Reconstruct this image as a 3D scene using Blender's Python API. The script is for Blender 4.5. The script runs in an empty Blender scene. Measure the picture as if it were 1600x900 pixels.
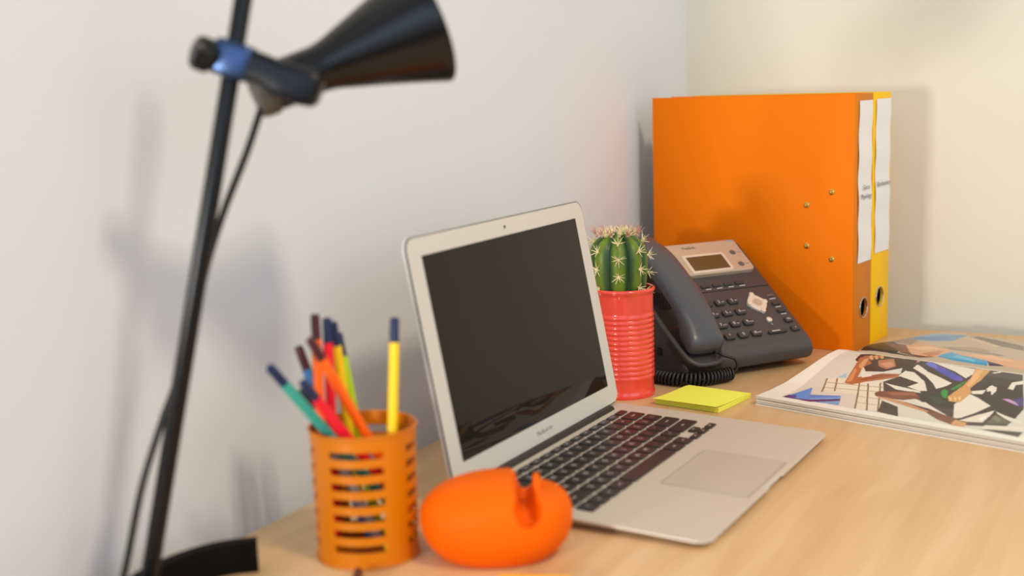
import bpy, bmesh, math, random
import numpy as np
from mathutils import Vector, Matrix

# ------------------------------------------------------------------ camera, world, lights
scene = bpy.context.scene
COL = scene.collection
DZ = 0.74                                   # height of the desk top above the floor

def lin(c):
    return tuple((v / 12.92 if v <= 0.04045 else ((v + 0.055) / 1.055) ** 2.4) for v in c)
def rgb(r, g, b):
    return lin((r / 255, g / 255, b / 255)) + (1.0,)

cam_data = bpy.data.cameras.new('camera')
cam = bpy.data.objects.new('camera', cam_data)
COL.objects.link(cam)
CR = Vector((0.88034, 0.47338, -0.03160)); CU = Vector((-0.04893, 0.15680, 0.98642)); CF = Vector((-0.47185, 0.86684, -0.16119))
cam.matrix_world = Matrix(((CR.x, CU.x, -CF.x, 0.6477), (CR.y, CU.y, -CF.y, -1.7302), (CR.z, CU.z, -CF.z, 0.3471 + DZ), (0, 0, 0, 1)))
cam_data.sensor_width = 36.0
cam_data.lens = 44.675
cam_data.clip_start = 0.01
cam_data.dof.use_dof = True
cam_data.dof.focus_distance = 1.40
cam_data.dof.aperture_fstop = 3.5
scene.camera = cam

scene.view_settings.view_transform = 'Standard'
scene.view_settings.look = 'None'
scene.view_settings.gamma = 1.0
scene.view_settings.use_curve_mapping = False
scene.view_settings.exposure = 0.36

world = bpy.data.worlds.new('room_light'); scene.world = world; world.use_nodes = True
wn = world.node_tree.nodes; wl = world.node_tree.links; wn.clear()
out = wn.new('ShaderNodeOutputWorld'); bg = wn.new('ShaderNodeBackground')
bg.inputs[0].default_value = rgb(226, 229, 239); bg.inputs[1].default_value = 0.56
wl.new(bg.outputs[0], out.inputs[0])

def area(name, loc, target, sx, sy, power, color):
    l = bpy.data.lights.new(name, 'AREA'); l.shape = 'RECTANGLE'; l.size = sx; l.size_y = sy
    l.energy = power; l.color = color
    o = bpy.data.objects.new(name, l); COL.objects.link(o)
    o.location = (loc[0], loc[1], loc[2] + DZ)
    d = Vector((target[0], target[1], target[2] + DZ)) - o.location
    o.rotation_euler = d.to_track_quat('-Z', 'Y').to_euler()
    return o
area('ceiling_lamp_light', (1.60, -1.46, 1.94), (0.1, -0.9, 0.1), 0.26, 0.26, 20, (1.0, 0.86, 0.57))
area('window_light', (-0.14, -2.90, 0.29), (0.4, 0.0, 0.25), 0.19, 0.16, 18, (1.0, 0.97, 0.90))
area('side_fill_light', (2.50, -1.70, 0.95), (0.0, -0.8, 0.2), 1.6, 1.2, 7, (0.90, 0.96, 1.0))  # added soft cool fill for the side wall, its source is unseen
area('rear_window_light', (1.30, -3.60, 1.00), (0.2, -0.6, 0.2), 1.8, 1.3, 9, (0.42, 0.68, 1.0))

# ------------------------------------------------------------------ materials
def mat(name, color, rough=0.5, metal=0.0, spec=0.5, coat=0.0, noise=None, bump=None):
    m = bpy.data.materials.new(name); m.use_nodes = True
    nt = m.node_tree; b = nt.nodes['Principled BSDF']
    b.inputs['Base Color'].default_value = color
    b.inputs['Roughness'].default_value = rough; b.inputs['Metallic'].default_value = metal
    b.inputs['Specular IOR Level'].default_value = spec; b.inputs['Coat Weight'].default_value = coat
    if noise or bump:
        tc = nt.nodes.new('ShaderNodeTexCoord')
    if noise:                                # (scale, strength): gentle mottling of the colour itself
        n = nt.nodes.new('ShaderNodeTexNoise'); n.inputs['Scale'].default_value = noise[0]; n.inputs['Detail'].default_value = 4
        nt.links.new(tc.outputs['Object'], n.inputs['Vector'])
        mx = nt.nodes.new('ShaderNodeMix'); mx.data_type = 'RGBA'
        mx.inputs[6].default_value = tuple(c * (1 - noise[1]) for c in color[:3]) + (1,)
        mx.inputs[7].default_value = tuple(min(1, c * (1 + noise[1])) for c in color[:3]) + (1,)
        nt.links.new(n.outputs['Fac'], mx.inputs[0]); nt.links.new(mx.outputs[2], b.inputs['Base Color'])
    if bump:                                 # (scale, strength, distance)
        n2 = nt.nodes.new('ShaderNodeTexNoise'); n2.inputs['Scale'].default_value = bump[0]; n2.inputs['Detail'].default_value = 3
        nt.links.new(tc.outputs['Object'], n2.inputs['Vector'])
        bp = nt.nodes.new('ShaderNodeBump'); bp.inputs['Strength'].default_value = bump[1]; bp.inputs['Distance'].default_value = bump[2]
        nt.links.new(n2.outputs['Fac'], bp.inputs['Height']); nt.links.new(bp.outputs[0], b.inputs['Normal'])
    return m

def wood_mat():
    m = mat('birch_laminate', rgb(226, 188, 136), 0.42, spec=0.4)
    nt = m.node_tree; b = nt.nodes['Principled BSDF']
    tc = nt.nodes.new('ShaderNodeTexCoord'); mp = nt.nodes.new('ShaderNodeMapping')
    mp.inputs['Rotation'].default_value = (0, 0, 0.12); mp.inputs['Scale'].default_value = (26, 2.4, 8)
    nt.links.new(tc.outputs['Object'], mp.inputs[0])
    n1 = nt.nodes.new('ShaderNodeTexNoise'); n1.inputs['Scale'].default_value = 1.3; n1.inputs['Detail'].default_value = 6; n1.inputs['Distortion'].default_value = 0.6
    nt.links.new(mp.outputs[0], n1.inputs['Vector'])
    mp2 = nt.nodes.new('ShaderNodeMapping'); mp2.inputs['Scale'].default_value = (220, 9, 30); mp2.inputs['Rotation'].default_value = (0, 0, 0.12)
    nt.links.new(tc.outputs['Object'], mp2.inputs[0])
    n2 = nt.nodes.new('ShaderNodeTexNoise'); n2.inputs['Scale'].default_value = 1.0; n2.inputs['Detail'].default_value = 3
    nt.links.new(mp2.outputs[0], n2.inputs['Vector'])
    ad = nt.nodes.new('ShaderNodeMath'); ad.operation = 'MULTIPLY_ADD'; ad.inputs[1].default_value = 0.35
    nt.links.new(n2.outputs['Fac'], ad.inputs[0]); nt.links.new(n1.outputs['Fac'], ad.inputs[2])
    cr = nt.nodes.new('ShaderNodeValToRGB')
    cr.color_ramp.elements[0].position = 0.42; cr.color_ramp.elements[0].color = rgb(206, 164, 114)
    cr.color_ramp.elements[1].position = 0.92; cr.color_ramp.elements[1].color = rgb(224, 189, 143)
    nt.links.new(ad.outputs[0], cr.inputs[0]); nt.links.new(cr.outputs[0], b.inputs['Base Color'])
    return m

M = dict(
    wall_side=mat('side_wall_paint', rgb(222, 225, 229), 0.9, spec=0.2, bump=(350, 0.06, 0.001)),
    wall_rear=mat('rear_wall_paint', rgb(228, 221, 208), 0.9, spec=0.2, bump=(350, 0.06, 0.001)),
    floor=mat('grey_carpet', rgb(120, 112, 104), 0.95, noise=(60, 0.2)),
    frame=mat('white_window_frame', rgb(235, 235, 235), 0.4),
    wood=wood_mat(),
    leg=mat('desk_leg_grey', rgb(150, 150, 150), 0.4, 0.6),
    alu=mat('brushed_aluminium', rgb(208, 197, 182), 0.45, 0.25, noise=(90, 0.02)),
    alu_lid=mat('lid_aluminium', rgb(214, 210, 204), 0.45, 0.2),
    trackpad=mat('trackpad_glass', rgb(196, 184, 172), 0.45, 0.2),
    gasket=mat('dark_gasket', rgb(40, 36, 34), 0.6),
    black=mat('black_plastic', rgb(20, 19, 19), 0.45),
    keycap=mat('black_keycap', rgb(24, 21, 21), 0.38, spec=0.5),
    legend=mat('legend_print', rgb(205, 200, 198), 0.6),
    screen=mat('glossy_screen', rgb(26, 17, 8), 0.03, spec=0.2),  # brown base stands in for the warm room reflected in the glass
    letter=mat('dark_lettering', rgb(95, 90, 86), 0.5),
    lamp=mat('lamp_black_gloss', rgb(14, 13, 13), 0.22, spec=0.4),
    lamp_satin=mat('lamp_black_satin', rgb(9, 10, 14), 0.3, spec=0.3),
    lamp_clamp=mat('clamp_dark_metal', rgb(64, 82, 116), 0.28, 0.9),  # blue in the base stands in for the reflected window
    lamp_base=mat('lamp_base_black', rgb(14, 11, 11), 0.7, spec=0.12),
    lamp_band=mat('lamp_band_grey', rgb(80, 76, 66), 0.45),
    lamp_white=mat('shade_inside_white', rgb(230, 228, 220), 0.5),
    cord=mat('black_cord', rgb(18, 18, 20), 0.5),
    cup=mat('orange_lacquer', rgb(204, 114, 0), 0.35, spec=0.35),
    rubber=mat('orange_rubber', rgb(234, 100, 0), 0.6, spec=0.12),
    pot=mat('coral_glaze', rgb(236, 74, 58), 0.2, spec=0.5, coat=0.4),
    soil=mat('potting_grit', rgb(140, 98, 62), 0.95, noise=(400, 0.5), bump=(500, 0.8, 0.002)),
    spine=mat('cream_spines', rgb(240, 226, 178), 0.6),
    spine_tip=mat('pink_spines', rgb(205, 150, 140), 0.6),
    phone=mat('charcoal_plastic', rgb(70, 66, 66), 0.42, spec=0.45, bump=(1500, 0.05, 0.0005)),
    phone_dark=mat('dark_charcoal_plastic', rgb(52, 50, 51), 0.4),
    handset=mat('slate_plastic', rgb(72, 74, 80), 0.34, spec=0.5),
    phone_key=mat('phone_key_plastic', rgb(58, 54, 54), 0.45),
    silver=mat('silver_plastic', rgb(198, 178, 156), 0.38, 0.25),
    silver_light=mat('silver_trim', rgb(226, 212, 194), 0.35, 0.2),
    lcd=mat('lcd_glass', rgb(92, 76, 50), 0.2),
    hole=mat('dark_hole', rgb(12, 11, 11), 0.8),
    binder_o=mat('orange_binder_board', rgb(240, 120, 0), 0.55, spec=0.12, bump=(900, 0.08, 0.0006)),
    binder_os=mat('orange_binder_spine', rgb(206, 122, 26), 0.5, spec=0.15, bump=(900, 0.08, 0.0006)),
    binder_y=mat('yellow_binder_board', rgb(246, 196, 0), 0.5, spec=0.15),
    grey_board=mat('grey_lining', rgb(150, 146, 140), 0.8),
    paper=mat('white_paper', rgb(234, 232, 232), 0.8, spec=0.2),
    ink=mat('grey_ink', rgb(118, 112, 112), 0.7),
    brass=mat('brass_rivet', rgb(222, 184, 96), 0.25, 1.0),
    steel=mat('nickel', rgb(210, 208, 202), 0.22, 1.0),
    note=mat('yellow_note_paper', rgb(242, 242, 92), 0.7, spec=0.2),
    note2=mat('golden_note_paper', rgb(248, 184, 40), 0.7, spec=0.2),
    page=mat('page_edge', rgb(222, 212, 198), 0.8, spec=0.2),
    pencil=mat('dark_brown_pencil', rgb(88, 54, 38), 0.45),
)
def pen_mat(name, c): return mat(name, c, 0.42, spec=0.4)

def cactus_mat():
    m = mat('cactus_skin', rgb(52, 88, 40), 0.42, spec=0.4)
    nt = m.node_tree; b = nt.nodes['Principled BSDF']
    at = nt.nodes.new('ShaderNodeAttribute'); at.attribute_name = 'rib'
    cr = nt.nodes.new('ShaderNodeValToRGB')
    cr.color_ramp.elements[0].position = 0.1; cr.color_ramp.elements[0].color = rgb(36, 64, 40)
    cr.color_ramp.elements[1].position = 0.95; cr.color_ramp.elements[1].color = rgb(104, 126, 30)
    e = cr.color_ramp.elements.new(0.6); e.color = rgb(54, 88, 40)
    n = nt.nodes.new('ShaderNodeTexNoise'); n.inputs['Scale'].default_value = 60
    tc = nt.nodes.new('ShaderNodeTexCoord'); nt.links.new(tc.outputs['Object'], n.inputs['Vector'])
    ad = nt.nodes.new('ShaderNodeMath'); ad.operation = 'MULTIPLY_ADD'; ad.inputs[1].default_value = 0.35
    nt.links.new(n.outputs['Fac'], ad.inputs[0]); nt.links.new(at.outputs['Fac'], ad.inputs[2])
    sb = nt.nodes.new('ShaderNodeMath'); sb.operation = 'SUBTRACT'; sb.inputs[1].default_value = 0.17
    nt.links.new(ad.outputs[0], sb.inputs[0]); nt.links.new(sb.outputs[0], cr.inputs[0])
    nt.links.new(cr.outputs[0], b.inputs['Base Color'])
    return m
M['cactus'] = cactus_mat()
def print_mat():
    m = mat('glossy_print', (1, 1, 1, 1), 0.32, spec=0.4)
    nt = m.node_tree; at = nt.nodes.new('ShaderNodeAttribute'); at.attribute_name = 'print'
    nt.links.new(at.outputs['Color'], nt.nodes['Principled BSDF'].inputs['Base Color'])
    return m
M['print'] = print_mat()

# ------------------------------------------------------------------ object helpers
def empty(name, loc, rz=0.0, label=None, cat=None, group=None):
    o = bpy.data.objects.new(name, None); COL.objects.link(o)
    o.location = (loc[0], loc[1], loc[2] + DZ); o.rotation_euler = (0, 0, rz); o.empty_display_size = 0.02
    tag(o, label, cat, group)
    return o
def tag(o, label=None, cat=None, group=None, kind=None):
    if label: o['label'] = label
    if cat: o['category'] = cat
    if group: o['group'] = group
    if kind: o['kind'] = kind
    return o
def link(name, bm, material, parent=None, smooth=40, loc=None, label=None):
    me = bpy.data.meshes.new(name)
    bmesh.ops.recalc_face_normals(bm, faces=bm.faces[:])
    bm.to_mesh(me); bm.free()
    return link_mesh(name, me, material, parent, smooth, loc, label)
def link_mesh(name, me, material, parent=None, smooth=40, loc=None, label=None):
    me.materials.clear(); me.materials.append(material)
    if smooth:
        me.shade_smooth(); me.set_sharp_from_angle(angle=math.radians(smooth))
    o = bpy.data.objects.new(name, me); COL.objects.link(o)
    if parent: o.parent = parent
    if loc is not None: o.location = loc
    if label: o['label'] = label
    return o
def add_box(bm, c, s, mtx=None, bev=0.0, seg=2):
    r = bmesh.ops.create_cube(bm, size=1.0, matrix=Matrix.Translation(c) @ Matrix.Diagonal((s[0], s[1], s[2], 1)))
    vs = r['verts']
    if bev:
        es = list({e for v in vs for e in v.link_edges})
        g = bmesh.ops.bevel(bm, geom=es, offset=bev, segments=seg, affect='EDGES', profile=0.5)
        vs = list({v for f in g['faces'] for v in f.verts} | {v for v in vs if v.is_valid})
    if mtx is not None:
        bmesh.ops.transform(bm, matrix=mtx, verts=vs)
    return vs
def box(c, s, bev=0.0, seg=2, mtx=None):
    bm = bmesh.new(); add_box(bm, c, s, mtx, bev, seg); return bm
def add_loft(bm, rings, cap0=True, cap1=True, closed=True):
    prev = None; first = None
    for rg in rings:
        vs = [bm.verts.new(q) for q in rg]
        if prev:
            n = len(vs)
            for i in range(n if closed else n - 1):
                bm.faces.new((prev[i], prev[(i + 1) % n], vs[(i + 1) % n], vs[i]))
        else: first = vs
        prev = vs
    if cap0: bm.faces.new(first[::-1])
    if cap1: bm.faces.new(prev)
def add_lathe(bm, prof, center=(0, 0, 0), seg=48, cap0=True, cap1=True, frame=None):
    c = Vector(center)
    ex, ey, ez = frame if frame else (Vector((1, 0, 0)), Vector((0, 1, 0)), Vector((0, 0, 1)))
    rings = [[c + ex * (r * math.cos(2 * math.pi * i / seg)) + ey * (r * math.sin(2 * math.pi * i / seg)) + ez * z for i in range(seg)] for r, z in prof]
    add_loft(bm, rings, cap0, cap1)
def lathe(prof, **k):
    bm = bmesh.new(); add_lathe(bm, prof, **k); return bm
def frame_of(axis):
    z = Vector(axis).normalized(); a = Vector((0, 0, 1)) if abs(z.z) < 0.9 else Vector((1, 0, 0))
    x = a.cross(z).normalized(); return (x, z.cross(x), z)
def add_rod(bm, a, b, r, seg=24, bev=0.0):
    a = Vector(a); b = Vector(b); L = (b - a).length
    prof = [(r, 0), (r, L)] if not bev else [(r - bev, 0), (r - bev * .3, bev * .3), (r, bev), (r, L - bev), (r - bev * .3, L - bev * .3), (r - bev, L)]
    add_lathe(bm, prof, a, seg, frame=frame_of(b - a))
def rod(a, b, r, seg=24, bev=0.0):
    bm = bmesh.new(); add_rod(bm, a, b, r, seg, bev); return bm
def spline(pts, n):
    P = [Vector(q) for q in pts]; P = [P[0] * 2 - P[1]] + P + [P[-1] * 2 - P[-2]]; o = []
    for i in range(1, len(P) - 2):
        for k in range(n):
            t = k / n; p0, p1, p2, p3 = P[i - 1:i + 3]
            o.append(0.5 * ((2 * p1) + (p2 - p0) * t + (2 * p0 - 5 * p1 + 4 * p2 - p3) * t * t + (3 * p1 - p0 - 3 * p2 + p3) * t ** 3))
    o.append(P[-2]); return o
def add_tube(bm, path, r, seg=10):
    path = [Vector(q) for q in path]; rings = []; x = None
    for i, q in enumerate(path):
        t = (path[min(i + 1, len(path) - 1)] - path[max(i - 1, 0)]).normalized()
        if x is None: x = frame_of(t)[0]
        x = (x - t * x.dot(t)).normalized(); y = t.cross(x)
        rings.append([q + x * (r * math.cos(2 * math.pi * k / seg)) + y * (r * math.sin(2 * math.pi * k / seg)) for k in range(seg)])
    add_loft(bm, rings)
def tube(path, r, seg=10):
    bm = bmesh.new(); add_tube(bm, path, r, seg); return bm
def rrect(w, h, r, n=6, cx=0.0, cy=0.0):
    o = []
    for sx, sy, a0 in ((1, 1, 0), (-1, 1, 90), (-1, -1, 180), (1, -1, 270)):
        for k in range(n + 1):
            a = math.radians(a0 + 90 * k / n)
            o.append((cx + sx * (w / 2 - r) + r * math.cos(a), cy + sy * (h / 2 - r) + r * math.sin(a)))
    return o
_dg = {}
def evaluated_copy(o, name):
    bpy.context.view_layer.update()
    dg = bpy.context.evaluated_depsgraph_get()
    return bpy.data.meshes.new_from_object(o.evaluated_get(dg), depsgraph=dg)
def carve(bm, cutters):                       # subtract cutter bmeshes from a bmesh; gives a mesh
    tmp = []
    def mk(b):
        me = bpy.data.meshes.new('carve'); bmesh.ops.recalc_face_normals(b, faces=b.faces[:]); b.to_mesh(me); b.free()
        o = bpy.data.objects.new('carve', me); COL.objects.link(o); tmp.append(o); return o
    base = mk(bm)
    for c in cutters:
        md = base.modifiers.new('cut', 'BOOLEAN'); md.operation = 'DIFFERENCE'; md.solver = 'EXACT'; md.object = mk(c)
    me = evaluated_copy(base, 'carved')
    for o in tmp:
        m_ = o.data; bpy.data.objects.remove(o); bpy.data.meshes.remove(m_)
    return me
def text_mesh(txt, size, depth=0.0001, align='CENTER'):
    cu = bpy.data.curves.new('text', 'FONT'); cu.body = txt; cu.size = size; cu.extrude = depth
    cu.align_x = align; cu.align_y = 'CENTER'; cu.resolution_u = 3
    o = bpy.data.objects.new('text', cu); COL.objects.link(o)
    me = evaluated_copy(o, 'text'); bpy.data.objects.remove(o); bpy.data.curves.remove(cu)
    return me
def text_part(name, txt, size, mtx, material, parent, depth=0.0001, align='CENTER'):
    me = text_mesh(txt, size, depth, align); me.transform(mtx); return link_mesh(name, me, material, parent, smooth=0)
def basis(x, y, z, o):
    x, y, z = Vector(x), Vector(y), Vector(z)
    return Matrix(((x.x, y.x, z.x, o[0]), (x.y, y.y, z.y, o[1]), (x.z, y.z, z.z, o[2]), (0, 0, 0, 1)))

# ------------------------------------------------------------------ the room and the desk
WX, WY = -0.03, 0.080
def struct(name, bm, m, label):
    o = link(name, bm, m, None, 0); o['kind'] = 'structure'; o['label'] = label; return o
bm = bmesh.new()
H0, H1 = 0.0, 2.6
def wbox(b, x0, x1, y0, y1, z0, z1): add_box(b, ((x0 + x1) / 2, (y0 + y1) / 2, (z0 + z1) / 2), (x1 - x0, y1 - y0, z1 - z0))
wbox(bm, WX - 0.12, WX, -1.26, WY, H0, H1)
wbox(bm, WX - 0.12, WX, -3.4, -1.26, H0, 0.85)  # opening above this, out of view, added so window_light can pass
wbox(bm, WX - 0.12, WX, -3.4, -1.26, 2.1, H1)
wbox(bm, WX - 0.12, WX, -4.4, -3.4, H0, H1)
struct('wall_left', bm, M['wall_side'], 'off-white painted side wall')
bm = bmesh.new(); wbox(bm, WX - 0.12, 3.2, WY, WY + 0.12, H0, H1)
struct('wall_back', bm, M['wall_rear'], 'cream painted wall behind the binders')
bm = bmesh.new(); wbox(bm, WX - 0.12, 3.2, -4.4, WY + 0.12, -0.05, 0.0)
struct('floor', bm, M['floor'], 'grey carpet floor')
bm = bmesh.new()
for y0, y1, z0, z1 in ((-3.4, -3.34, .85, 2.1), (-1.32, -1.26, .85, 2.1), (-3.34, -1.32, .85, .90), (-3.34, -1.32, 2.05, 2.1)):
    wbox(bm, WX - 0.09, WX - 0.04, y0, y1, z0, z1)
struct('added_window_1', bm, M['frame'], 'white frame of an unseen window added in the side wall to let light in')  # unseen window, added round the opening that lets window_light in

desk = empty('desk', (0.45, -0.72, 0), 0, 'light birch wood desk standing in the corner of the room', 'desk')
def on_desk(bm, name, m, sm=40): return link(name, bm, m, desk, sm)
on_desk(box((0.0, 0.0, -0.0125), (0.90, 1.44, 0.025), 0.0015), 'desktop', M['wood'])
for sx in (-1, 1):
    for sy in (-1, 1):
        on_desk(box((sx * 0.40, sy * 0.66, -0.3825), (0.05, 0.05, 0.715), 0.003), 'leg', M['leg'])

# ------------------------------------------------------------------ binders
BT = -0.1338
def binder(name, b0, width, cover_m, spine_m, label, rivets, hole_b, hole_z, lab, lines):
    ct, st = math.cos(BT), math.sin(BT)
    root = empty('ring_binder', (0.2807 - st * b0, -0.1736 + ct * b0, 0), BT, label, 'binder', 'ring binders against the wall')
    H, D, th = 0.318, 0.282, 0.0026
    link('cover', box((-D / 2 - 0.001, th / 2, H / 2), (D - 0.002, th, H), 0.0009), cover_m, root)
    link('cover', box((-D / 2 - 0.001, width - th / 2, H / 2), (D - 0.002, th, H), 0.0009), cover_m, root)
    sp = box((-th / 2, width / 2, H / 2), (th, width, H), 0.0009)
    cut = rod((-0.02, hole_b, hole_z), (0.02, hole_b, hole_z), 0.0125, 40)
    so = link_mesh('spine', carve(sp, [cut]), spine_m, root)
    # metal eyelet round the finger hole
    ring = []
    for i in range(40):
        a = 2 * math.pi * i / 40
        ring.append((hole_b + 0.0128 * math.cos(a), hole_z + 0.0128 * math.sin(a)))
    bm = bmesh.new()
    rings = []
    for i in range(40):
        a = 2 * math.pi * i / 40
        rings.append([(0.0008 + 0.0007 * math.cos(q), hole_b + (0.0126 + 0.0007 * math.sin(q)) * math.cos(a), hole_z + (0.0126 + 0.0007 * math.sin(q)) * math.sin(a)) for q in [2 * math.pi * k / 8 for k in range(8)]])
    add_loft(bm, rings + [rings[0]], False, False)
    bmesh.ops.remove_doubles(bm, verts=bm.verts[:], dist=1e-6)
    link('finger_ring', bm, M['steel'], so)
    # paper label with a slight curl
    lb0, lb1, lz0, lz1, curl = lab
    bm = bmesh.new(); n = 40; rows = []
    for side in (0, 1):
        rows.append([])
        for i in range(n + 1):
            t = i / n; z = lz0 + (lz1 - lz0) * t
            off = 0.0006 + curl * (math.sin(3.6 * math.pi * t + 0.4) ** 2) * (0.4 + 0.6 * t * (1 - t) * 4)
            sh = 0.0012 * math.sin(2.2 * math.pi * t + .6)
            rows[-1].append([(off + 0.0002 * side, lb0 + sh + (lb1 - lb0) * k / 6, z) for k in range(7)])
    rings = [rows[0][i] + rows[1][i][::-1] for i in range(n + 1)]
    add_loft(bm, rings)
    lo = link('spine_label', bm, M['paper'], root, label='white paper label')
    for txt, bb, zz, sz in lines:
        text_part('lettering', txt, sz, basis((0, 1, 0), (0, 0, 1), (1, 0, 0), (0.0022 + curl, bb, zz)), M['ink'], lo, 0.00005)
    for a, z in rivets:
        bm = bmesh.new()
        fr = (Vector((1, 0, 0)), Vector((0, 0, 1)), Vector((0, -1, 0)))
        add_lathe(bm, [(0.0036, 0), (0.0036, 0.0006), (0.0028, 0.0012), (0.0016, 0.0016), (0.0010, 0.0009)], (-a, 0, z), 20, frame=fr)
        link('rivet', bm, M['brass'], root, label='brass rivet')
    # lever arch mechanism and the papers inside
    link('papers', box((-0.180, width / 2 - 0.002, 0.155), (0.180, width * 0.30, 0.297), 0), M['paper'], root)
    for yy in (th + 0.0003, width - th - 0.0003): link('shadow_sheet', box((-0.135, yy, 0.159), (0.255, 0.0005, 0.308), 0), M['gasket'], root)  # dark sheets added inside the covers to imitate the shade there
    link('shadow_sheet', box((-0.060, width / 2, 0.075), (0.0006, width - 0.008, 0.15), 0), M['gasket'], root)  # dark sheet added behind the finger hole so it looks shaded
    bm = bmesh.new(); add_box(bm, (-0.034, 0.0045, 0.157), (0.05, 0.0035, 0.15), None, 0.001)
    for zz in (0.117, 0.197):
        add_tube(bm, spline([(-0.05, 0.005, zz), (-0.05, width * .45, zz), (-0.062, width * .72, zz), (-0.085, width * .78, zz)], 6), 0.0018, 8)
    link('lever_arch', bm, M['steel'], root)
    return root
binder('o', 0.0, 0.0545, M['binder_o'], M['binder_os'], 'orange ring binder with brass rivets standing behind the desk phone',
       [(0.0305, 0.1991), (0.0630, 0.1823), (0.0627, 0.1308), (0.0298, 0.1156)], 0.0290, 0.0526, (0.0062, 0.0500, 0.1105, 0.3095, 0.0012),
       [('Garcia', 0.0275, 0.2035, 0.0085), ('Physiology', 0.0275, 0.1925, 0.0085)])
binder('y', 0.0560, 0.0630, M['binder_y'], M['binder_y'], 'yellow ring binder standing next to the rear wall behind the orange one',
       [], 0.0290, 0.0582, (0.0075, 0.0580, 0.1160, 0.3100, 0.0012), [('Biochemistry', 0.0320, 0.2035, 0.0088)])

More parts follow.
